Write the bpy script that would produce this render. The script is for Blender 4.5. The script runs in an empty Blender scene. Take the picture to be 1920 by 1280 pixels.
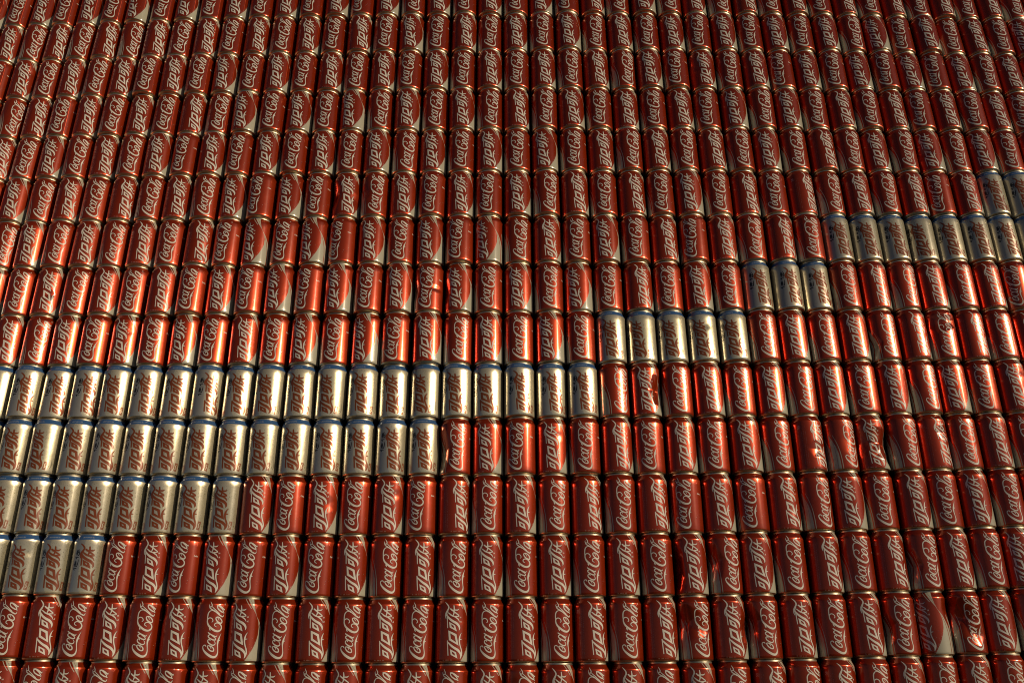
import bpy, bmesh, math, random
import numpy as np
from mathutils import Vector, Matrix

# ------------------------------------------------------------------ camera, world, sun, exposure
C = bpy.context.scene
rad = math.radians
BASE_Z = 1.70                       # height of the lowest fully visible row of cans above the ground
def make_camera():
    cam = bpy.data.cameras.new('camera')
    cam.sensor_width = 36.0
    cam.lens = 1633.4 / 1920 * 36.0
    cam.clip_start = 0.05
    cam.clip_end = 500
    o = bpy.data.objects.new('camera', cam)
    C.collection.objects.link(o)
    th, yaw, roll = 0.41184, -0.00124, -0.00629
    F = Vector((math.sin(yaw)*math.cos(th), math.cos(yaw)*math.cos(th), math.sin(th)))
    R0 = Vector((math.cos(yaw), -math.sin(yaw), 0))
    U0 = R0.cross(F)
    R = R0*math.cos(roll) + U0*math.sin(roll)
    U = U0*math.cos(roll) - R0*math.sin(roll)
    M = Matrix((R, U, -F)).transposed().to_4x4()
    M.translation = Vector((0.02018, -1.77888, BASE_Z - 0.10455))
    o.matrix_world = M
    C.camera = o
make_camera()

SUN_AZ, SUN_EL = rad(56), rad(20.8)   # azimuth measured from the wall's normal towards the right
TO_SUN = Vector((math.sin(SUN_AZ)*math.cos(SUN_EL), -math.cos(SUN_AZ)*math.cos(SUN_EL), math.sin(SUN_EL)))
W = bpy.data.worlds.new('World')
C.world = W
W.use_nodes = True
nt = W.node_tree
nt.nodes.clear()
sky = nt.nodes.new('ShaderNodeTexSky')
sky.sky_type = 'NISHITA'
sky.sun_disc = False
sky.sun_elevation = SUN_EL
sky.sun_rotation = math.atan2(TO_SUN.x, TO_SUN.y)
sky.dust_density = 0.6
sky.air_density = 0.6
bg = nt.nodes.new('ShaderNodeBackground')
bg.inputs['Strength'].default_value = 0.05
wo = nt.nodes.new('ShaderNodeOutputWorld')
nt.links.new(sky.outputs[0], bg.inputs[0])
nt.links.new(bg.outputs[0], wo.inputs[0])

sun = bpy.data.lights.new('sun', 'SUN')
sun.energy = 5.0
sun.angle = rad(0.5)
sun.color = (1.0, 0.80, 0.53)
so = bpy.data.objects.new('sun', sun)
C.collection.objects.link(so)
so.rotation_euler = TO_SUN.to_track_quat('Z', 'Y').to_euler()

C.view_settings.view_transform = 'Standard'
C.view_settings.look = 'None'
C.view_settings.exposure = -1.2
C.view_settings.gamma = 1.0
C.cycles.filter_width = 1.0

# ------------------------------------------------------------------ label artwork, drawn with brush strokes into generated images
MM = 7.42                           # texels per millimetre
CIRC = 207.3
TW, TH = 1538, 909                  # whole circumference by the height of the can
def deg_mm(d): return math.radians(d) * 33.0
class Art:
    """canvas in label millimetres; angle 0 deg sits at u = 0.25"""
    def __init__(s):
        s.a = np.zeros((TH, TW), np.float32)
    def _px(s, x, y):               # label mm -> texel
        return (x + CIRC*0.25)*MM, y*MM
    def _cap(s, p, q, r0, r1, val=1.0):
        (x0, y0), (x1, y1) = s._px(*p), s._px(*q)
        r0 *= MM; r1 *= MM
        m = max(r0, r1) + 2
        ax0, ax1 = int(math.floor(min(x0, x1)-m)), int(math.ceil(max(x0, x1)+m))
        ay0, ay1 = max(0, int(min(y0, y1)-m)), min(TH, int(max(y0, y1)+m)+1)
        if ay1 <= ay0: return
        xs = np.arange(ax0, ax1+1); ys = np.arange(ay0, ay1)
        X, Y = np.meshgrid(xs+0.5, ys+0.5)
        dx, dy = x1-x0, y1-y0
        L = dx*dx+dy*dy+1e-9
        t = np.clip(((X-x0)*dx+(Y-y0)*dy)/L, 0, 1)
        d = np.hypot(X-x0-t*dx, Y-y0-t*dy)
        c = np.clip(0.5+(r0+(r1-r0)*t)-d, 0, 1)*val
        s.a[np.ix_(ys, xs % TW)] = np.maximum(s.a[np.ix_(ys, xs % TW)], c)
    def stroke(s, pts, closed=False, grow=0.0, val=1.0):
        """pts: (x mm, y mm, width mm); smoothed with a Catmull-Rom spline"""
        P = np.array(pts, float); n = len(P)
        Q = []
        rng = range(n if closed else n-1)
        for i in rng:
            g = (lambda k: P[k % n]) if closed else (lambda k: P[min(max(k, 0), n-1)])
            a, b, c, d = g(i-1), g(i), g(i+1), g(i+2)
            for t in np.linspace(0, 1, 7)[:-1]:
                Q.append(0.5*((2*b)+(-a+c)*t+(2*a-5*b+4*c-d)*t*t+(-a+3*b-3*c+d)*t**3))
        Q.append(P[0] if closed else P[-1])
        for a, b in zip(Q[:-1], Q[1:]):
            s._cap(a[:2], b[:2], max(a[2]/2+grow, .05), max(b[2]/2+grow, .05), val)
    def line(s, pts, grow=0.0, val=1.0):
        for a, b in zip(pts[:-1], pts[1:]):
            s._cap(a[:2], b[:2], a[2]/2+grow, b[2]/2+grow, val)
    def poly(s, pts, val=1.0):
        P = np.array([s._px(*p) for p in pts]); m = 1
        x0, x1 = int(P[:, 0].min())-m, int(P[:, 0].max())+m
        y0, y1 = max(0, int(P[:, 1].min())-m), min(TH, int(P[:, 1].max())+m)
        xs, ys = np.arange(x0, x1+1), np.arange(y0, y1)
        acc = np.zeros((len(ys), len(xs)), np.float32)
        for oy in (.17, .5, .83):
            for ox in (.17, .5, .83):
                X, Y = np.meshgrid(xs+ox, ys+oy)
                ins = np.zeros(X.shape, bool)
                for (ax, ay), (bx, by) in zip(P, np.roll(P, -1, 0)):
                    c = (ay > Y) != (by > Y)
                    if ay != by:
                        ins ^= c & (X < (bx-ax)*(Y-ay)/(by-ay)+ax)
                acc += ins
        s.a[np.ix_(ys, xs % TW)] = np.maximum(s.a[np.ix_(ys, xs % TW)], acc/9*val)
    def cut(s, o):
        s.a *= 1-o.a

def trace(pts, xc, R, y0, k, off):
    """points read off a picture of a can: unwrap the cylinder; widths become millimetres"""
    out = []
    for p in pts:
        f = math.asin(max(-.99, min(.99, (p[0]-xc)/R)))
        w = p[2]*k if len(p) > 2 else 0
        out.append((f*33.0+off, (y0-p[1])*k, w))
    return out

SCRIPT = [  # the flowing Latin script, read upwards
 (0, [(234, 962, 12), (226, 940, 20), (200, 938, 20), (184, 960, 20), (190, 1000, 26), (214, 1040, 32), (258, 1085, 42), (310, 1122, 46), (362, 1146, 44), (410, 1146, 38), (444, 1115, 32), (456, 1060, 22), (450, 1000, 18), (441, 935, 24), (441, 880, 32), (452, 825, 30), (468, 772, 15), (488, 720, 3)]),
 (0, [(440, 870, 20), (462, 852, 18), (482, 848, 3)]),
 (1, [(264, 972, 22), (290, 1012, 27), (335, 1042, 27), (376, 1040, 26), (372, 996, 25), (332, 962, 22), (290, 948, 20), (262, 952, 18)]),
 (0, [(292, 950, 14), (318, 972, 14), (330, 1000, 12)]),
 (0, [(300, 858, 16), (286, 838, 20), (260, 848, 20), (264, 884, 24), (300, 916, 27), (346, 938, 27), (384, 930, 22), (394, 900, 14), (372, 868, 12)]),
 (1, [(258, 768, 22), (268, 800, 24), (310, 828, 26), (356, 846, 26), (392, 842, 22), (384, 812, 18), (338, 780, 18), (296, 752, 18)]),
 (0, [(252, 716, 22), (296, 746, 27), (348, 772, 28), (394, 788, 22), (412, 766, 8)]),
 (0, [(262, 640, 16), (272, 656, 24), (280, 676, 14)]),
 (0, [(296, 526, 14), (312, 512, 17), (306, 480, 18), (280, 456, 18), (246, 452, 20), (218, 478, 24), (218, 530, 28), (246, 590, 34), (300, 640, 38), (360, 678, 40), (420, 690, 34), (464, 668, 30), (480, 626, 28), (466, 582, 26), (430, 550, 24), (388, 540, 22), (352, 560, 20), (354, 592, 17), (386, 612, 12)]),
 (0, [(214, 490, 22), (212, 430, 24), (218, 370, 26), (238, 334, 22), (262, 320, 16), (300, 322, 12), (322, 340, 8)]),
 (0, [(234, 152, 4), (252, 180, 14), (270, 216, 20), (264, 246, 20), (240, 250, 18), (222, 228, 14), (228, 206, 10)]),
 (0, [(226, 236, 14), (236, 268, 20), (272, 298, 24), (320, 322, 24), (366, 356, 24), (410, 388, 26), (450, 412, 28), (482, 424, 24), (498, 404, 14), (500, 384, 6)]),
 (0, [(268, 240, 12), (300, 272, 16), (340, 306, 18), (380, 344, 18), (420, 378, 18)]),
 (1, [(362, 452, 22), (378, 496, 26), (420, 530, 27), (466, 542, 27), (480, 512, 25), (456, 470, 24), (418, 440, 22), (384, 434, 20)]),
 (0, [(384, 440, 12), (408, 462, 13), (420, 486, 12)]),
 (1, [(368, 244, 22), (384, 284, 24), (420, 314, 26), (466, 340, 26), (488, 330, 22), (470, 296, 18), (430, 258, 18), (396, 232, 18)]),
 (0, [(366, 226, 22), (396, 224, 22), (440, 246, 25), (480, 278, 26), (504, 296, 18), (508, 276, 6)]),
 (0, [(470, 340, 16), (498, 356, 14), (508, 344, 5)]),
]
GLYPHS = [  # the four characters as strokes, read upwards (x, y, width in picture units)
 ('l', [(790, 836, 22), (796, 940, 22), (806, 1088, 20)]),
 ('s', [(792, 852, 22), (850, 912, 40), (905, 956, 46), (965, 996, 50), (1002, 1046, 42), (1012, 1096, 26), (1004, 1138, 6)]),
 ('q', [(836, 980), (940, 1038), (964, 1146), (852, 1082)], [(868, 1022), (914, 1050), (926, 1096), (880, 1068)]),
 ('q', [(802, 648), (942, 716), (978, 918), (816, 822)], [(838, 702), (914, 748), (938, 862), (850, 796)]),
 ('l', [(776, 366, 22), (784, 480, 22), (790, 600, 20)]),
 ('s', [(770, 372, 24), (820, 436, 42), (880, 484, 46), (940, 520, 50), (978, 566, 44), (990, 612, 28), (984, 646, 6)]),
 ('q', [(812, 494), (918, 560), (950, 668), (828, 600)], [(848, 538), (892, 566), (908, 612), (862, 586)]),
 ('s', [(728, 132, 5), (764, 164, 20), (796, 208, 28), (802, 250, 32), (780, 292, 30), (754, 336, 26), (748, 388, 26), (758, 438, 12)]),
 ('s', [(764, 380, 24), (770, 340, 22), (792, 296, 18)]),
 ('l', [(838, 262, 28), (905, 318, 28), (975, 376, 22)]),
 ('l', [(894, 204, 20), (900, 262, 28), (896, 340, 26), (880, 392, 14)]),
 ('l', [(800, 332, 20), (850, 376, 30), (900, 400, 28), (978, 392, 16)]),
 ('s', [(974, 262, 8), (950, 282, 24), (906, 282, 22), (858, 292, 18)]),
 ('s', [(886, 388, 18), (936, 420, 28), (970, 452, 22), (990, 500, 4)]),
 ('s', [(1022, 686, 3), (1004, 726, 18), (992, 784, 32), (990, 850, 28), (1002, 920, 24), (1020, 990, 26), (1026, 1060, 28), (1012, 1130, 12), (1000, 1146, 3)]),
 ('s', [(992, 812, 18), (1010, 806, 16), (1026, 802, 3)]),
]
def lettering(art, grow=0.0, tall=1.0, foot=0.0):
    k = 122.5/1180
    f = lambda pts: [(x, 8+(y-8)*tall+foot, w) for x, y, w in trace(pts, 805, 300, 1225, k, -9.6)]
    for g in GLYPHS:
        if g[0] == 'l': art.line(f([(x, y, w*.86) for x, y, w in g[1]]), grow)
        elif g[0] == 's': art.stroke(f([(x, y, w*.86) for x, y, w in g[1]]), grow=grow)
        else:
            o = Art(); o.poly([p[:2] for p in f(g[1])])
            i = Art(); i.poly([p[:2] for p in f(g[2])])
            o.cut(i)
            np.maximum(art.a, o.a, out=art.a)
            if grow > 0:
                for ring in (g[1], g[2]):
                    q = f(ring)
                    q = [(x, y, .1) for x, y, _ in q+q[:1]]
                    art.line(q, grow)
rng = np.random.default_rng(5)
def script(art, grow=0.0):
    k = 122.5/1172
    for closed, pts in SCRIPT:
        pts = [(x, y, w*(.83 if w <= 28 else .93)) for x, y, w in pts]
        art.stroke(trace(pts, 335, 315, 1238, k, math.pi*33.0), bool(closed), grow)
def edge(art, left, right):
    art.poly([(deg_mm(d), z) for d, z in left]+[(deg_mm(d), z) for d, z in reversed(right)])
def ticks(art, x0, x1, z, h, dens=.6):
    """a line of print far too small to read"""
    x = x0
    while x < x1:
        w = rng.uniform(.5, 1.5)
        if rng.random() < dens:
            art.line([(x, z, .3), (x+w*.6, z+rng.uniform(-h, h), .3)], val=.8)
            art.line([(x+.2, z-h, .3), (x+.2, z+h, .3)], val=.7)
        x += w+.35

# -- red can: white ink
white = Art(); lettering(white); script(white)
dark = Art(); lettering(dark, .55); script(dark, .5)
rib = Art()
L1 = [(22, 119.5), (36, 104), (51, 92), (63, 79.6), (69.5, 67.4), (68.5, 52.7), (62.5, 40.4), (50, 24.5), (38, 13.5), (26, 2.5)]
R1 = [(44, 119.5), (44, 110), (49, 98), (58, 86), (68, 73.5), (77, 62), (84.5, 45), (87.5, 28), (86, 2.5)]
edge(rib, L1, R1)
L2 = [(59, 84), (70, 73), (79.5, 61.5), (87, 45), (90, 28), (89, 2.5)]
R2 = [(60.5, 84), (74, 73.6), (86, 61), (96, 48), (100, 28), (100, 2.5)]
edge(rib, L2, R2)
L3 = [(96, 78), (99, 60), (103, 40), (105, 20), (104, 2.5)]
R3 = [(97, 80), (109, 66), (121, 52), (128, 36), (131, 18), (132, 2.5)]
edge(rib, L3, R3)
for w, pts in ((1.5, [(114, 76), (125, 60), (133, 42), (137, 22), (138, 2.5)]), (1.3, [(13, 119), (24, 109), (34, 101)])):
    rib.stroke([(deg_mm(d), z, w*(.5+.5*min(1, (90-z)/60 if z < 90 else 1))) for d, z in pts])
seam = Art()                        # thin red gaps between the bands of the ribbon
seam.stroke([(deg_mm(d), z, .5) for d, z in [(30, 119), (40, 108), (49, 96), (59, 85)]])
seam.stroke([(deg_mm(d), z, .6) for d, z in [(112, 60), (117, 44), (120, 24), (120, 2)]])
rib.cut(seam)
for _ in range(70):                 # bubbles scattered along the ribbon's lower edge
    t = rng.random()
    z = 5+t*38
    d = np.interp(z, [z for _, z in reversed(L1)], [d for d, _ in reversed(L1)]) - abs(rng.normal(0, 3.0))
    r = rng.uniform(.25, .7)
    rib.line([(deg_mm(d), z, r), (deg_mm(d)+.05, z, r)], val=rng.uniform(.4, 1))
np.maximum(white.a, rib.a, out=white.a)
for z in (76.5, 84.5):              # two small characters beside the large ones
    x = deg_mm(26 if z < 80 else 25)
    if z > 80:
        white.line([(x-1, z-1.3, .6), (x-1.6, z+1.2, .6)]); white.line([(x, z-1, .55), (x+.2, z+1.2, .55)]); white.line([(x-.4, z+.2, .5), (x+1.3, z+.4, .5)]); white.line([(x+1.0, z-1.2, .5), (x+1.2, z+1, .5)])
    else:
        white.line([(x-1.5, z-1, .6), (x-.2, z+.2, .6), (x+1.4, z+1.0, .6)]); white.line([(x, z-1.4, .55), (x+.3, z+1.4, .55)]); white.line([(x+.4, z-.2, .5), (x+1.4, z-1.3, .5)])
ticks(white, deg_mm(-36), deg_mm(-2), 5.6, .9, .7)
for d in (-48, -55, -62):           # columns of small print on the left flank
    for z in np.arange(14, 96, 1.25):
        if rng.random() < .55:
            white.line([(deg_mm(d)-.4, z, .28), (deg_mm(d)+rng.uniform(0, .5), z+rng.uniform(-.3, .3), .28)], val=.42)
s = deg_mm(-72)                     # square quality mark
white.line([(s-2.6, 92, .5), (s+2.6, 92, .5), (s+2.6, 98, .5), (s-2.6, 98, .5), (s-2.6, 92, .5)], val=.6)
white.stroke([(s+1.5, 97, .9), (s-1.2, 96.6, .9), (s+.9, 94.4, .9), (s-1.6, 93, .9)], val=.7)
cx, cz = math.pi*33+deg_mm(66), 79.3   # the small word beside the script: C o k e .
white.stroke([(cx-3.2, cz+1.1, .6), (cx-4.4, cz+1.3, .8), (cx-4.9, cz, .9), (cx-4.3, cz-1.2, .8), (cx-3.0, cz-.9, .5)])
white.stroke([(cx-1.8, cz+.4, .7), (cx-2.4, cz-.4, .7), (cx-1.8, cz-1.1, .7), (cx-1.2, cz-.4, .7)], True)
white.line([(cx-.3, cz+1.6, .7), (cx-.4, cz-1.1, .7)]); white.line([(cx+.6, cz+.4, .6), (cx-.3, cz-.3, .6), (cx+.8, cz-1.1, .6)])
white.stroke([(cx+1.4, cz-.3, .5), (cx+2.6, cz-.1, .6), (cx+2.0, cz+.5, .7), (cx+1.4, cz-.4, .7), (cx+2.0, cz-1.1, .6), (cx+2.8, cz-.8, .4)])
white.line([(cx+3.6, cz-1.0, .7), (cx+3.65, cz-1.0, .7)])
for (d, z) in ((-26+180, 116),):    # registered mark at the head of the script
    pass
x, z = math.pi*33+deg_mm(34), 109.0
white.stroke([(x+1.2*math.cos(t), z+1.2*math.sin(t), .45) for t in np.linspace(0, 5.5, 7)], True, val=.8)
white.line([(x-.3, z-.6, .4), (x-.3, z+.6, .4), (x+.4, z+.3, .4), (x-.2, z, .4), (x+.5, z-.6, .4)], val=.8)
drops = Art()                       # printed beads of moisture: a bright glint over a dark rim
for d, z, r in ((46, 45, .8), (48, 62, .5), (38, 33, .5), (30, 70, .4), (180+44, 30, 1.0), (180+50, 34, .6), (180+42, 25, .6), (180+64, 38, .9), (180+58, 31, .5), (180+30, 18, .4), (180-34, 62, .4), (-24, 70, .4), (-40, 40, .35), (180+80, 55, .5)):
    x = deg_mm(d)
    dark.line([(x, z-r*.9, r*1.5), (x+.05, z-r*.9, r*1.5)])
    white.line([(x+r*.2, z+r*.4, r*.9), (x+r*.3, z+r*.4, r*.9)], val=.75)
for _ in range(170):                # specks of dust and dried drops
    x, z, r = rng.uniform(0, CIRC), rng.uniform(6, 112), rng.uniform(.12, .34)
    (white if rng.random() < .6 else dark).line([(x, z, r), (x+.05, z, r)], val=rng.uniform(.25, .6))
dark.cut(white)

# -- silver can: brown lettering, black brush characters, small emblem
ink = Art(); lettering(ink, .5, .87, 1.5)
halo = Art(); lettering(halo, .95, .87, 1.5); halo.cut(ink)
blk = Art()
B0 = deg_mm(-41)
def brush(pts): blk.stroke([(B0+(x-50)*.11+(y-50)*.022, 49+(y)*.41, w*1.45) for x, y, w in pts])
# two brush characters, each lying on its side so that they read upwards (x = down the glyph, y = along the reading direction)
for o in (0, 54):
    brush([(14, 10+o, 1.0), (36, 4+o, 1.5), (52, 0+o, .5)])
    brush([(30, 9+o, 1.1), (60, 9+o, 1.4), (92, 8+o, .6)])
    brush([(22, 20+o, .7), (24, 34+o, 1.3), (20, 44+o, .6)])
    brush([(36, 17+o, .7), (38, 32+o, 1.4), (35, 47+o, .7)])
    brush([(10, 30+o, .8), (40, 31+o, 1.5), (74, 30+o, .7)])
    brush([(52, 19+o, .8), (54, 34+o, 1.3), (50, 44+o, .6)])
brush([(62, 20, .9), (74, 17, 1.3), (88, 22, 1.5), (95, 40, 1.2), (92, 52, .4)])
brush([(60, 74, .8), (78, 72, 1.4), (88, 82, 1.5), (80, 96, 1.0)]); brush([(66, 86, 1.2), (72, 88, .6)]); brush([(58, 98, 1.3), (68, 101, .6)])
ticks(blk, deg_mm(-52), deg_mm(-34), 5.0, .7, .5)
for d in (-58, -64):
    for zz in np.arange(12, 100, 1.3):
        if rng.random() < .5: blk.line([(deg_mm(d), zz, .3), (deg_mm(d)+.5, zz, .3)], val=.5)
blk.line([(B0+1, 32, 1.0), (B0+1.1, 32.3, 1.0)], val=.6)
misc = Art()                        # emblem box, dots, bubbles
E0 = deg_mm(42)
emb = Art(); emb.poly([(E0-4.2, 9.5), (E0+2.8, 8.5), (E0+5.2, 26), (E0-1.8, 27)])
hole = Art(); hole.stroke([(E0-1.6, 13, 1.0), (E0+1.2, 16, 1.6), (E0-.4, 20, 1.6), (E0+2.0, 23, 1.0)])
emb.cut(hole)
emb.a *= .85
np.maximum(ink.a, emb.a, out=ink.a)
blade = [(62, 42, .4), (64, 34, 1.3), (66, 26, 2.0), (65, 18, 2.2), (60, 12, .6)]
blk.stroke([(deg_mm(d), zz, w) for d, zz, w in blade], val=.55)
misc.line([(deg_mm(56), 17, 3.0), (deg_mm(57), 17.5, 3.0)], val=.7)
for _ in range(46):
    d, zz, r = rng.normal(50, 7), rng.uniform(74, 105), rng.uniform(.6, 1.7)
    misc.line([(deg_mm(d), zz, r), (deg_mm(d)+.05, zz, r)], val=rng.uniform(.4, .85))
for i in range(2):
    x, zz = deg_mm(29), 76+i*8.5
    blk.line([(x-1, zz-1, .5), (x+1, zz+1, .5)], val=.6); blk.line([(x, zz-1.3, .5), (x, zz+1.3, .5)], val=.6)
gx, gy = np.meshgrid((np.arange(TW)+.5)/MM, (np.arange(TH)+.5)/MM)
fx = np.abs(((gx/1.9) % 1)-.5)*1.9; fy = np.abs(((gy/1.9) % 1)-.5)*1.9
grid = np.maximum(np.clip(.5+(.34-fx)*3, 0, 1), np.clip(.5+(.34-fy)*3, 0, 1))
ang = np.degrees((gx-CIRC*.25)/33.0)
grid *= np.clip((ang-14)/14, 0, 1)*np.clip((120-ang)/30, 0, 1)*np.clip((108-gy)/6, 0, 1)*np.clip((gy-14)/8, 0, 1)
misc.a = np.maximum(misc.a, grid*.42)
sweep = Art()                       # darker sweeping panel behind the left side of the lettering
edge(sweep, [(-78, 112), (-76, 70), (-70, 35), (-60, 8), (-52, 2)], [(-14, 112), (-22, 96), (-26, 60), (-24, 28), (-14, 10), (-6, 2)])

def image(name, r, g, b, a=None):
    im = bpy.data.images.new(name, TW, TH, alpha=True)
    im.colorspace_settings.name = 'Non-Color'
    px = np.ones((TH, TW, 4), np.float32)
    px[..., 0], px[..., 1], px[..., 2] = r, g, b
    im.pixels.foreach_set(np.clip(px, 0, 1).ravel())
    im.update(); im.pack()
    return im
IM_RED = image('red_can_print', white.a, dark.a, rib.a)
IM_SIL = image('silver_can_print', ink.a, np.maximum(blk.a, halo.a*.55), misc.a)
IM_SWEEP = image('silver_can_panel', sweep.a, sweep.a*0, sweep.a*0)

# ------------------------------------------------------------------ materials
def mat(name):
    m = bpy.data.materials.new(name); m.use_nodes = True
    t = m.node_tree; t.nodes.clear()
    out = t.nodes.new('ShaderNodeOutputMaterial'); b = t.nodes.new('ShaderNodeBsdfPrincipled')
    t.links.new(b.outputs[0], out.inputs[0])
    return m, t, b
def mixc(t, fac, a, b):
    n = t.nodes.new('ShaderNodeMix'); n.data_type = 'RGBA'
    for s_, v in ((0, fac), (6, a), (7, b)):
        if hasattr(v, 'links') or hasattr(v, 'is_linked'): t.links.new(v, n.inputs[s_])
        else: n.inputs[s_].default_value = v if s_ == 0 else (*v, 1)
    return n.outputs[2]
def maprange(t, v, a, b, c=0, d=1):
    n = t.nodes.new('ShaderNodeMapRange')
    t.links.new(v, n.inputs[0])
    n.inputs[1].default_value, n.inputs[2].default_value, n.inputs[3].default_value, n.inputs[4].default_value = c, d, a, b
    return n.outputs[0]
def wobble(t, b, strength=.12, scale=38):
    """slight unevenness of thin sheet metal, continuous in space so that no two cans match"""
    g = t.nodes.new('ShaderNodeNewGeometry')
    n = t.nodes.new('ShaderNodeTexNoise'); n.inputs['Scale'].default_value = scale; n.inputs['Detail'].default_value = 3
    mp = t.nodes.new('ShaderNodeVectorMath'); mp.operation = 'MULTIPLY'; mp.inputs[1].default_value = (1, 1, .45)
    t.links.new(g.outputs['Position'], mp.inputs[0]); t.links.new(mp.outputs[0], n.inputs['Vector'])
    bp = t.nodes.new('ShaderNodeBump'); bp.inputs['Strength'].default_value = strength; bp.inputs['Distance'].default_value = .002
    t.links.new(n.outputs[0], bp.inputs['Height']); t.links.new(bp.outputs[0], b.inputs['Normal'])
    try: t.links.new(bp.outputs[0], b.inputs['Coat Normal'])
    except Exception: pass
    return n.outputs[0]
def drawn(t, b, a):
    # walls are drawn upwards in the press: the fine scoring lies along the can and spreads highlights sideways
    tg = t.nodes.new('ShaderNodeTangent'); tg.direction_type = 'RADIAL'; tg.axis = 'Z'
    t.links.new(tg.outputs[0], b.inputs['Tangent'])
    b.inputs['Anisotropic'].default_value = a
    b.inputs['Anisotropic Rotation'].default_value = ANI_ROT
ANI_ROT = 0.0
def teximg(t, im):
    n = t.nodes.new('ShaderNodeTexImage'); n.image = im; n.extension = 'REPEAT'; n.interpolation = 'Linear'
    s = t.nodes.new('ShaderNodeSeparateColor'); t.links.new(n.outputs[0], s.inputs[0])
    return s.outputs

M_RED, t, b = mat('red_can_paint')
ch = teximg(t, IM_RED)
n = wobble(t, b)
red = mixc(t, n, (.40, .029, .002), (.51, .048, .003))
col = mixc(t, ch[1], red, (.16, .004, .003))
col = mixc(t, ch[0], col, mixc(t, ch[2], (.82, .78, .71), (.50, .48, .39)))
t.links.new(col, b.inputs['Base Color'])
t.links.new(maprange(t, ch[0], .62, .0), b.inputs['Metallic'])
b.inputs['Roughness'].default_value = .25
b.inputs['Coat Weight'].default_value = .85
b.inputs['Coat Roughness'].default_value = .155
drawn(t, b, .85)
b.inputs['Coat IOR'].default_value = 1.5

M_SIL, t, b = mat('silver_can_paint')
ch = teximg(t, IM_SIL); sw = teximg(t, IM_SWEEP)
n = wobble(t, b, .15)
col = mixc(t, n, (.68, .61, .45), (.82, .75, .57))
g_ = t.nodes.new('ShaderNodeNewGeometry')
sp = t.nodes.new('ShaderNodeTexNoise'); sp.inputs['Scale'].default_value = 520; sp.inputs['Detail'].default_value = 2
t.links.new(g_.outputs['Position'], sp.inputs['Vector'])
col = mixc(t, maprange(t, sp.outputs[0], 0, .55, .56, .70), col, (.30, .26, .16))
col = mixc(t, sw[0], col, (.54, .51, .45))
col = mixc(t, ch[2], col, (.30, .27, .12))
col = mixc(t, ch[1], col, (.03, .025, .02))
col = mixc(t, ch[0], col, (.30, .065, .014))
t.links.new(col, b.inputs['Base Color'])
mx = t.nodes.new('ShaderNodeMath'); mx.operation = 'MAXIMUM'
t.links.new(ch[0], mx.inputs[0]); t.links.new(ch[1], mx.inputs[1])
t.links.new(maprange(t, mx.outputs[0], .60, .35), b.inputs['Metallic'])
b.inputs['Roughness'].default_value = .20
b.inputs['Coat Weight'].default_value = .7
b.inputs['Coat Roughness'].default_value = .17
drawn(t, b, .9)

M_BLUE, t, b = mat('blue_band_paint')
tc = t.nodes.new('ShaderNodeTexCoord')
sx = t.nodes.new('ShaderNodeSeparateXYZ'); t.links.new(tc.outputs['UV'], sx.inputs[0])
n = wobble(t, b)
nz = t.nodes.new('ShaderNodeTexNoise'); nz.inputs['Scale'].default_value = 1.0; nz.inputs['Detail'].default_value = 2
mp = t.nodes.new('ShaderNodeVectorMath'); mp.operation = 'MULTIPLY'; mp.inputs[1].default_value = (260, 90, 1)
t.links.new(tc.outputs['UV'], mp.inputs[0]); t.links.new(mp.outputs[0], nz.inputs['Vector'])
tx = maprange(t, nz.outputs[0], 0, 1, .46, .58)
ma = t.nodes.new('ShaderNodeMath'); ma.operation = 'COMPARE'; ma.inputs[1].default_value = .932; ma.inputs[2].default_value = .009
t.links.new(sx.outputs[1], ma.inputs[0])
mu = t.nodes.new('ShaderNodeMath'); mu.operation = 'MULTIPLY'; t.links.new(ma.outputs[0], mu.inputs[0]); t.links.new(tx, mu.inputs[1])
mb = t.nodes.new('ShaderNodeMath'); mb.operation = 'COMPARE'; mb.inputs[1].default_value = .22; mb.inputs[2].default_value = .06
t.links.new(sx.outputs[0], mb.inputs[0])
mv = t.nodes.new('ShaderNodeMath'); mv.operation = 'MULTIPLY'; t.links.new(mu.outputs[0], mv.inputs[0]); t.links.new(mb.outputs[0], mv.inputs[1])
t.links.new(mixc(t, mv.outputs[0], (.06, .16, .40), (.65, .65, .65)), b.inputs['Base Color'])
b.inputs['Metallic'].default_value = .35
b.inputs['Roughness'].default_value = .32
b.inputs['Coat Weight'].default_value = .4

M_RIM, t, b = mat('lid_aluminium')
n = wobble(t, b, .08, 90)
t.links.new(mixc(t, n, (.80, .73, .58), (.88, .82, .70)), b.inputs['Base Color'])
b.inputs['Metallic'].default_value = 1.0
b.inputs['Roughness'].default_value = .42
M_BASE, t, b = mat('base_aluminium')
n = wobble(t, b, .08, 90)
t.links.new(mixc(t, n, (.72, .58, .34), (.80, .67, .43)), b.inputs['Base Color'])
b.inputs['Metallic'].default_value = 1.0
b.inputs['Roughness'].default_value = .40
M_WALL, t, b = mat('dark_board')
nz = t.nodes.new('ShaderNodeTexNoise'); nz.inputs['Scale'].default_value = 9
t.links.new(mixc(t, nz.outputs[0], (.012, .011, .011), (.022, .02, .02)), b.inputs['Base Color'])
b.inputs['Roughness'].default_value = .9
M_GND, t, b = mat('paving')
nz = t.nodes.new('ShaderNodeTexNoise'); nz.inputs['Scale'].default_value = 6; nz.inputs['Detail'].default_value = 8
t.links.new(mixc(t, nz.outputs[0], (.05, .048, .045), (.09, .085, .08)), b.inputs['Base Color'])
b.inputs['Roughness'].default_value = .9

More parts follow.
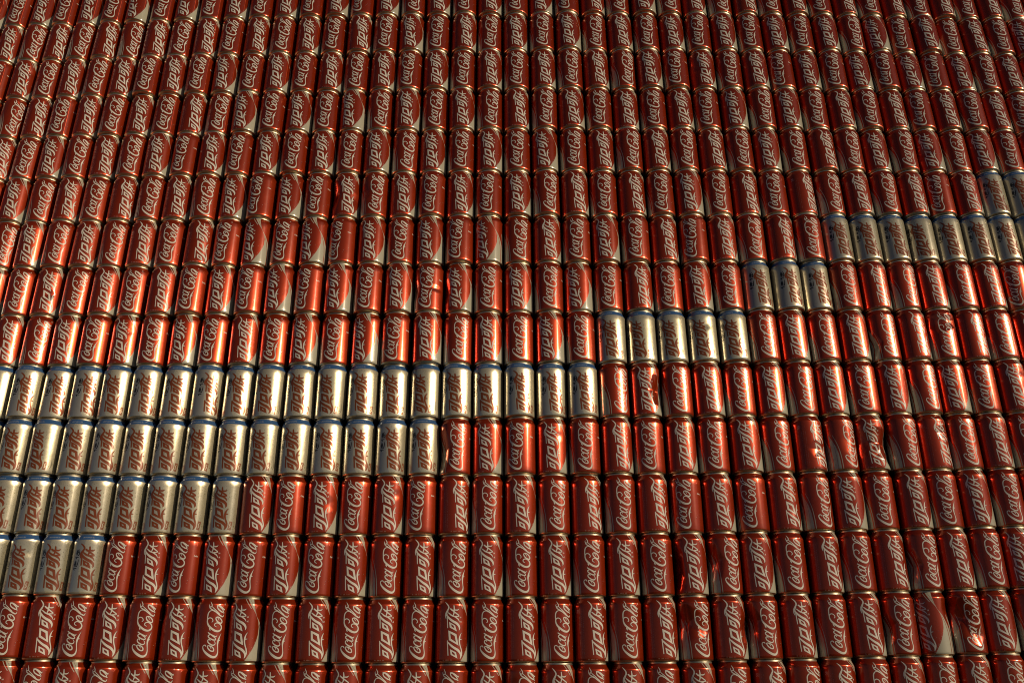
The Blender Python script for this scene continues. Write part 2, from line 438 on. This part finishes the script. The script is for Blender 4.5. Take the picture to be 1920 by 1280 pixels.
# ------------------------------------------------------------------ can shapes (millimetres, front of the print towards -Y)
S = .001
BODY = [(32.5, 3.5), (32.9, 5.2), (33.0, 8.0), (33.0, 16), (33.0, 30), (33.0, 44), (33.0, 58), (33.0, 72), (33.0, 86), (33.0, 98), (33.0, 107.2), (32.75, 109.4), (32.0, 111.4), (30.7, 114.2), (29.4, 117.0), (28.3, 119.6)]
NECK0 = 11                          # ring where the neck starts
LID = [(28.3, 119.6), (27.9, 120.1), (28.5, 120.7), (28.6, 121.9), (27.7, 123.0), (26.5, 122.8), (26.0, 121.6), (25.3, 118.6), (24.3, 117.4), (23.2, 118.3), (0, 118.3)]
BASE = [(0, 9.0), (12, 7.6), (20, 3.0), (22.4, .7), (23.4, .15), (24.4, .5), (27.0, .9), (30.2, 1.5), (31.7, 2.2), (32.5, 3.5)]
def lathe(bm, prof, segs, dents=None, fi0=0):
    uvl = bm.loops.layers.uv.verify()
    rings = []
    for r, z in prof:
        ring = []
        if r < .01:
            rings.append([bm.verts.new((0, 0, z*S))]); continue
        for i in range(segs):
            a = -90+360*i/segs
            x, y, zz = r*math.sin(rad(a)), -r*math.cos(rad(a)), z
            if dents:
                k = 0.0
                for n_, (da, dz, wa, wz, dep, sh) in enumerate(dents):
                    d = ((a-da+180) % 360)-180
                    # a buckled panel: a faceted hollow whose planes meet in sharp folds
                    u, v = d/wa, (z-dz)/wz
                    t_ = .5+1.3*n_+.02*da
                    p, q = u*math.cos(t_)+v*math.sin(t_), v*math.cos(t_)-u*math.sin(t_)
                    g = max(abs(p), abs(.5*p+.87*q), abs(.5*p-.87*q), .9*abs(u))
                    h = dep*max(0., 1-g)**sh
                    if dep < 0: k += h
                    elif h > k: k = h
                    elif h > 0: k += .12*h
                fade = min(1, (z-4)/14)*min(1, max(0, (119.6-z))/12)
                k = min(k, 20)*max(0, fade)
                x *= (r-k)/r; y *= (r-k)/r
            ring.append(bm.verts.new((x*S, y*S, zz*S)))
        rings.append(ring)
    for j in range(len(prof)-1):
        A, B = rings[j], rings[j+1]
        for i in range(segs):
            i2 = (i+1) % segs
            vs = [A[i % len(A)], A[i2 % len(A)], B[i2 % len(B)], B[i % len(B)]]
            us = [(i/segs, prof[j][1]), ((i+1)/segs, prof[j][1]), ((i+1)/segs, prof[j+1][1]), (i/segs, prof[j+1][1])]
            if len(A) == 1: vs, us = vs[1:], us[1:]; vs[0] = A[0]; vs = [A[0], B[i2], B[i]]; us = [us[0], us[1], us[2]]
            elif len(B) == 1: vs = [A[i], A[i2], B[0]]; us = us[:3]
            f = bm.faces.new(vs); f.smooth = True
            for lp, (u, v) in zip(f.loops, us): lp[uvl].uv = (u, v/122.5)
def mesh(name, prof, m, segs=40, dents=None, flip=False):
    bm = bmesh.new(); lathe(bm, prof, segs, dents)
    me = bpy.data.meshes.new(name); bm.to_mesh(me); bm.free()
    me.materials.append(m)
    return me
def fine(prof, step):
    out = [prof[0]]
    for p, q in zip(prof[:-1], prof[1:]):
        k = max(1, int(math.ceil((q[1]-p[1])/step)))
        for i in range(1, k+1): out.append((p[0]+(q[0]-p[0])*i/k, p[1]+(q[1]-p[1])*i/k))
    return out
ME_RED = mesh('red_can_body', BODY, M_RED)
ME_SIL = mesh('silver_can_body', BODY[:NECK0+1], M_SIL)
ME_BLUE = mesh('silver_can_neck_band', BODY[NECK0:], M_BLUE)
ME_LID = mesh('can_lid', LID, M_RIM, 32)
ME_BASE = mesh('can_base', BASE, M_BASE, 32)
def dented(base, dents, rot, big=False):
    g = 1.2 if big else 1.0
    ds = [(d[0]-rot, *d[1:4], d[4]*g, d[5]) for d in dents]
    return mesh('dented_can_body', fine(BODY, 2.2), M_RED, 120, ds)

# ------------------------------------------------------------------ where the cans stand
PX, PZ = .067, .1225
EXPS = [(0, 0), (0, 1), (0, 2), (0, 3), (1, 0), (1, 1), (1, 2), (2, 0), (2, 1), (3, 0)]
CX = [-0.00043, -0.00043, 0.00038, 0.00028, 0.02503, 0.0096, -0.01723, 0.00098, 6e-05, -0.02221]
CZ = [0.00089, 0.02092, 0.00649, -0.01789, -9e-05, 0.00055, 8e-05, -0.00182, -0.02214, 5e-05]
WARP = .85
def node(i, j):
    """corner between cans: the hand-built stack spreads a little in its middle"""
    X, Z = (i-16)*PX, j*PZ
    zc = Z-.8
    Xc = max(-1.45, min(1.55, X)); zc = max(-1.1, min(1.1, zc))
    B = [Xc**a*zc**b_ for a, b_ in EXPS]
    return X+WARP*sum(c*v for c, v in zip(CX, B)), Z+WARP*sum(c*v for c, v in zip(CZ, B))
SILVER = {2: (-99, 3), 3: (-99, 7), 4: (-99, 13), 5: (-99, 18), 6: (19, 23), 7: (24, 26), 8: (27, 99), 9: (33, 99)}
def is_silver(c, r): return r in SILVER and SILVER[r][0] <= c <= SILVER[r][1]

# turn of single cans about their axis, degrees, read off the photograph (row -> column -> turn)
TURN_ROWS = {  # row: (first column, turns)
 1: (1, [4,27,6,14,19,10,22,-6,4,19,13,18,7,8,6,18,16,17,9,14,16,4,6,5,1,1,-7,-53,2,-13]),
 2: (1, [3,16,21,-3,11,-16,-10,-6,-3,-7,8,20,16,15,2,2,5,5,5,-3,1,17,-6,1,9,-2,12,9,-1,0,-26]),
 3: (1, [19,8,7,7,6,4,-5,11,-9,1,-2,5,-16,27,6,3,11,22,7,19,-21,0,-23,12,17,-15,-7,-5,-13,-15,-5]),
 4: (0, [9,-8,18,20,14,10,6,5,-6,-1,12,12,14,7,8,-11,-19,-4,-2,10,-8,1,-4,-6,9,27,24,-9,13,21,-1,-2]),
 5: (0, [26,28,32,8,22,14,31,13,-4,1,-11,3,-2,-19,-5,-9,9,11,6,23,-6,2,1,-3,-8,7,-10,-12,-13,11,-23,-17,-9]),
 6: (-1, [23,28,8,2,1,8,-9,-9,13,-3,-13,-4,-27,-10,-4,10,-3,2,-20,-3,-8,-26,-18,-18,-14,2,-7,0,-7,7,10,-5,15,-6]),
 7: (-1, [16,21,20,19,5,17,-3,-4,-13,-20,-23,-18,-9,-9,-11,-17,-3,-10,3,-26,-6,12,-9,-8,-6,7,10,9,0,6,14,-4,-4,1,-36]),
 8: (-2, [32,11,22,19,23,22,8,26,-12,-24,-10,-30,-30,-8,-1,-17,-17,-33,9,7,-6,-14,-7,12,-27,5,6,15,-1,4,-5,-1,-27,-14,-5,2]),
 9: (-2, [9,26,24,16,31,19,19,18,-6,-21,-13,-7,12,12,2,-8,2,-11,-5,14,13,-3,15,-6,-11,-3,11,-12,29,13,0,1,3,-36,-4,-6,-6]),
 10: (-3, [31,16,6,22,25,19,7,-11,10,-6,2,2,4,0,-4,15,-4,0,-4,-3,-14,-2,8,12,5,3,9,3,-14,-1,14,4,-11,0,-25,-7,-24,-15]),
 11: (-3, [38,32,6,22,19,15,10,27,13,-11,0,-3,0,-17,13,-1,4,2,9,15,5,3,-4,3,-7,2,-15,-18,3,-16,-6,0,-6,2,-27,-5,-20,-8,-27]),
 12: (-3, [22,18,20,20,19,8,16,6,-4,4,5,-1,11,3,8,-7,2,1,8,-2,4,6,10,17,-8,-15,-1,-5,-4,-30,-14,-17,-20,-23,-18,-31,-18,-9,-12]),
 13: (-4, [19,32,31,29,38,34,31,16,22,2,19,11,8,-1,18,2,-5,-5,12,4,2,-1,-6,3,4,-4,-8,-13,-10,-13,-15,-11,-12,4,-30,-22,-13,-10,-4,-12,-32]),
}
TURN = {r: {c0+i: v for i, v in enumerate(l) if v is not None} for r, (c0, l) in TURN_ROWS.items()}
# dents: (angle seen from the front, height mm, half width deg, half height mm, depth mm, sharpness)
DENTS = {
 (14, 4): [(-58, 48, 55, 46, 9, 1.1), (-38, 62, 22, 22, 3, 1)],
 (20, 5): [(46, 58, 40, 34, 7, 1.0), (62, 40, 24, 30, 3, 1)],
 (27, 4): [(40, 56, 80, 34, 8, .9), (60, 36, 34, 34, 6, 1.0), (-30, 60, 60, 30, 4, 1), (10, 42, 24, 20, -2.2, 1)],
 (29, 1): [(-34, 68, 60, 40, 10, 1.0), (4, 40, 36, 24, 5, 1.0), (-60, 90, 40, 30, 5, 1)],
 (28, 1): [(52, 86, 36, 28, 3.5, 1.2)],
 (21, 2): [(-70, 52, 40, 50, 9, 1.1), (-44, 38, 18, 34, 2.5, 1)],
 (22, 2): [(-56, 62, 46, 36, 6, 1.1)],
 (21, 1): [(-40, 70, 56, 34, 6.5, 1.1), (10, 60, 30, 18, 2.5, 1)],
 (22, 1): [(58, 58, 36, 26, 5, 1.1)],
 (23, 1): [(-66, 66, 50, 40, 7, 1.1)],
 (27, 1): [(-70, 50, 40, 30, 6, 1.1)],
 (28, 2): [(-70, 48, 44, 34, 7, 1.1)],
 (25, 4): [(24, 46, 40, 18, 2.5, 1)],
 (10, 9): [(-52, 62, 42, 40, 7, 1.1), (44, 48, 22, 18, .8, 1)],
 (11, 9): [(-30, 70, 36, 24, 3, 1.2)],
 (23, 12): [(-34, 60, 40, 30, 4, 1), (10, 70, 30, 16, 1.2, 1)],
 (10, 3): [(24, 62, 34, 18, .6, 1)],
 (31, 10): [(-40, 50, 40, 18, 4, 1)],
 (28, 6): [(-62, 36, 36, 26, 6, 1.1)],
 (30, 6): [(-20, 86, 40, 22, 3.5, .9), (20, 90, 30, 18, 2.5, .9)],
 (0, 7): [(24, 50, 24, 14, 2.5, 1)],
 (13, 7): [(-64, 56, 36, 26, 3, 1.1), (34, 56, 40, 8, .8, 1)],
 (14, 7): [(-62, 54, 40, 30, 3.5, 1.1)],
 (6, 1): [(-62, 96, 34, 24, 4, 1.1)],
 (29, 4): [(30, 80, 30, 14, 2, 1)],
}
NOTE = {
 (14, 4): 'dented in along its left side', (20, 5): 'with a sharp crease on its right side', (27, 4): 'crumpled, a bright crease low on its right',
 (29, 1): 'badly crushed, with a bright glint low down', (28, 1): 'turned so its white ribbon faces forward', (21, 2): 'deeply hollowed, a red streak of light at its left',
 (21, 1): 'dented across its upper middle', (10, 9): 'dented deep at its left', (23, 12): 'dented across its middle',
}

DING_R = random.Random(4)
DINGS = []
def ding_meshes():
    for i in range(7):
        c0 = DING_R.uniform(-60, 60)+(0 if i % 2 else 180)
        ds = [(c0, DING_R.uniform(24, 92), DING_R.uniform(12, 26), DING_R.uniform(14, 32), DING_R.uniform(.4, 1.0), 1.0),
              (c0+DING_R.uniform(-30, 30), DING_R.uniform(24, 92), DING_R.uniform(8, 16), DING_R.uniform(4, 12), DING_R.uniform(.4, 1.2), 1.0)]
        DINGS.append((0 if i % 2 else 180, mesh('red_can_body_dinged', fine(BODY, 3.5), M_RED, 80, ds)))
ding_meshes()
SIL_DINGS = [mesh('silver_can_body_dinged', fine(BODY[:NECK0+1], 3.5), M_SIL, 80,
             [(DING_R.uniform(-60, 60), DING_R.uniform(24, 92), DING_R.uniform(12, 24), DING_R.uniform(6, 16), DING_R.uniform(.3, .8), 1.0)]) for i in range(4)]
def body_for(k):
    key = (k['c'], k['r'])
    h = random.Random(k['c']*131+k['r']*977)
    if k['silver']:
        return h.choice(SIL_DINGS) if h.random() < .1 else ME_SIL
    if key in DENTS:
        return dented(ME_RED, DENTS[key], k['turn']+(180 if k['latin'] else 0), key[0] > 18)
    if h.random() < .12:
        return h.choice([m for f_, m in DINGS if f_ == (180 if k['latin'] else 0)])
    return ME_RED
def link(o, parent=None):
    C.collection.objects.link(o)
    if parent: o.parent = parent
    return o
def make_can(kind):
    root = bpy.data.objects.new(kind, None); link(root); root.empty_display_size = .03
    if kind == 'red_can':
        link(bpy.data.objects.new('body', ME_RED), root)
    else:
        link(bpy.data.objects.new('body', ME_SIL), root)
        link(bpy.data.objects.new('neck_band', ME_BLUE), root)
    link(bpy.data.objects.new('lid', ME_LID), root)
    link(bpy.data.objects.new('base', ME_BASE), root)
    return root
def copy_can(src):
    r = src.copy(); link(r)
    for ch in src.children:
        c = ch.copy(); link(c); c.parent = r
    return r

rnd = random.Random(11)
cam = C.camera
Minv = cam.matrix_world.inverted()
def project(p):
    q = Minv @ Vector(p)
    f = 1633.4
    return 960+f*q.x/-q.z, 640-f*q.y/-q.z, -q.z
cans = []
for r in range(0, 16):
    for c in range(-8, 42):
        x0, z0 = node(c, r-1); x1, z1 = node(c+1, r-1); x2, z2 = node(c, r); x3, z3 = node(c+1, r)
        bx, bz, tx_, tz = (x0+x1)/2, (z0+z1)/2, (x2+x3)/2, (z2+z3)/2
        pj = [project((x, -.03, BASE_Z+z)) for x, z in ((x0, z0), (x1, z1), (x2, z2), (x3, z3))]
        us, vs = [p[0] for p in pj], [p[1] for p in pj]
        vis = max(us) > 3 and min(us) < 1917 and max(vs) > 3 and min(vs) < 1277
        near = max(us) > -75 and min(us) < 1920+75 and min(vs) > -90 and min(vs) < 1280
        if not near: continue
        lean = math.atan2(tx_-bx, tz-bz)
        w = ((x1-x0)+(x3-x2))/2
        latin = (c+r) % 2 == 0
        turn = TURN.get(r, {}).get(c)
        if turn is None: turn = rnd.gauss(0, 7)
        cans.append(dict(c=c, r=r, x=bx+rnd.gauss(0, .0005), y=rnd.gauss(0, .0016), tilt=rnd.gauss(0, .0075), z=BASE_Z+bz, lean=lean+rnd.gauss(0, .004), sx=w*.972/(2*.033),
                         sz=(tz-bz)/.1225, turn=turn, latin=latin, silver=is_silver(c, r), vis=vis, depth=pj[0][2]))
def can_matrix(k):
    rz = k['turn']+(180 if (k['latin'] and not k['silver']) else 0)
    return (Matrix.Translation((k['x'], k['y'], k['z'])) @ Matrix.Rotation(k['lean'], 4, 'Y') @ Matrix.Rotation(k['tilt'], 4, 'X') @ Matrix.Rotation(rad(rz), 4, 'Z')
            @ Matrix.Diagonal((k['sx'], k['sx'], k['sz'], 1)))

ORD = 'first second third fourth fifth sixth seventh eighth ninth tenth eleventh twelfth thirteenth fourteenth fifteenth sixteenth seventeenth eighteenth nineteenth twentieth'.split()
def nth(n): return ORD[n-1] if n <= 20 else 'twenty-'+ORD[n-21]
rows = {}
for k in cans:
    if k['vis']: rows.setdefault(k['r'], []).append(k)
for r, lst in rows.items(): lst.sort(key=lambda k: k['c'])
def row_name(r): return 'bottom row' if r == 0 else nth(r+1)+' row from bottom'
def place(k):
    lst = rows[k['r']]; i = lst.index(k); n = len(lst)
    if k['silver']:
        s = [q for q in lst if q['silver']]; i = s.index(k); n = len(s)
    else:
        # next to a silver run: say so
        s = [q['c'] for q in lst if q['silver']]
        if s:
            d = k['c']-max(s); e = min(s)-k['c']
            if 1 <= d <= 12: return ('%s right of the silver cans, ' % nth(d))+row_name(k['r'])
            if 1 <= e <= 12: return ('%s left of the silver cans, ' % nth(e))+row_name(k['r'])
    if i == 0: w = 'leftmost'
    elif i == n-1: w = 'rightmost'
    elif i < n/2: w = nth(i+1)+' from left'
    else: w = nth(n-i)+' from right'
    return w+', '+row_name(k['r'])
def label(k):
    if k['silver']: return 'silver blue-necked can, '+place(k).replace(', ', ' of the silver in ')
    face = 'Latin script' if k['latin'] else 'Chinese lettering'
    key = (k['c'], k['r'])
    if key in NOTE: return 'red can with %s, %s' % (face, NOTE[key])
    dn = 'dented ' if key in DENTS else ''
    if dn: return 'dented red can with %s, %s' % (face, place(k))
    return 'red can with white %s, %s' % (face, place(k))

visible = [k for k in cans if k['vis']]
reds = sorted([k for k in visible if not k['silver']], key=lambda k: k['depth'])
single = [k for k in visible if k['silver']]+reds[:300]
ids = {(k['c'], k['r']) for k in single}
proto = {'red_can': None, 'silver_can': None}
for k in sorted(single, key=lambda k: (k['r'], k['c'])):
    kind = 'silver_can' if k['silver'] else 'red_can'
    if proto[kind] is None:
        o = proto[kind] = make_can(kind)
    else:
        o = copy_can(proto[kind])
    o.matrix_world = can_matrix(k)
    key = (k['c'], k['r'])
    for ch_ in o.children:
        if ch_.name.startswith('body'): ch_.data = body_for(k)
    o['label'] = label(k)
    o['category'] = 'can'
    o['group'] = 'silver cans forming a stepped line across the wall' if k['silver'] else 'red cans stacked in rows up the wall'

# the remaining cans of the upper rows, and one more can all round beyond the frame
bm = bmesh.new()
slot = {M_RED: 0, M_RIM: 1, M_BASE: 2, M_SIL: 3, M_BLUE: 4}
for k in cans:
    key = (k['c'], k['r'])
    if key in ids: continue
    M = can_matrix(k)
    if k['silver']: parts = [body_for(k), ME_BLUE, ME_LID, ME_BASE]
    else: parts = [body_for(k), ME_LID, ME_BASE]
    for me in parts:
        n0, f0 = len(bm.verts), len(bm.faces)
        bm.from_mesh(me)
        bm.verts.ensure_lookup_table(); bm.faces.ensure_lookup_table()
        bmesh.ops.transform(bm, matrix=M, verts=bm.verts[n0:])
        si = slot[me.materials[0]]
        for f in bm.faces[f0:]: f.material_index = si
me = bpy.data.meshes.new('upper_can_stack'); bm.to_mesh(me); bm.free()
for m in slot: me.materials.append(m)
o = link(bpy.data.objects.new('upper_can_stack', me))
o['kind'] = 'stuff'; o['label'] = 'upper rows of small red cans at the top of the wall'; o['category'] = 'can stack'

# ------------------------------------------------------------------ board behind the cans, the ledge they stand on, the ground
def box(name, x0, x1, y0, y1, z0, z1, m):
    bm = bmesh.new()
    bmesh.ops.create_cube(bm, size=1)
    bmesh.ops.scale(bm, vec=(x1-x0, y1-y0, z1-z0), verts=bm.verts)
    bmesh.ops.translate(bm, vec=((x0+x1)/2, (y0+y1)/2, (z0+z1)/2), verts=bm.verts)
    bmesh.ops.bevel(bm, geom=bm.edges[:], offset=.004, segments=2, affect='EDGES')
    me = bpy.data.meshes.new(name); bm.to_mesh(me); bm.free(); me.materials.append(m)
    o = link(bpy.data.objects.new(name, me)); o['kind'] = 'structure'
    return o
zmin = min(k['z'] for k in cans)
box('backing_wall', -1.7, 1.75, .036, .10, 0, BASE_Z+1.95, M_WALL)
box('ledge', -1.7, 1.75, -.045, .0355, zmin-.09, zmin-.012, M_WALL)
bm = bmesh.new(); bmesh.ops.create_grid(bm, x_segments=8, y_segments=8, size=150)
me = bpy.data.meshes.new('ground'); bm.to_mesh(me); bm.free(); me.materials.append(M_GND)
o = link(bpy.data.objects.new('ground', me)); o['kind'] = 'structure'
print('LONG', [o['label'] for o in bpy.data.objects if len(str(o.get('label', '')).split()) > 16])
print('cans', len(cans), 'visible', len(visible), 'silver', sum(k['silver'] for k in visible), 'rows', {r: (l[0]['c'], l[-1]['c']) for r, l in rows.items()})
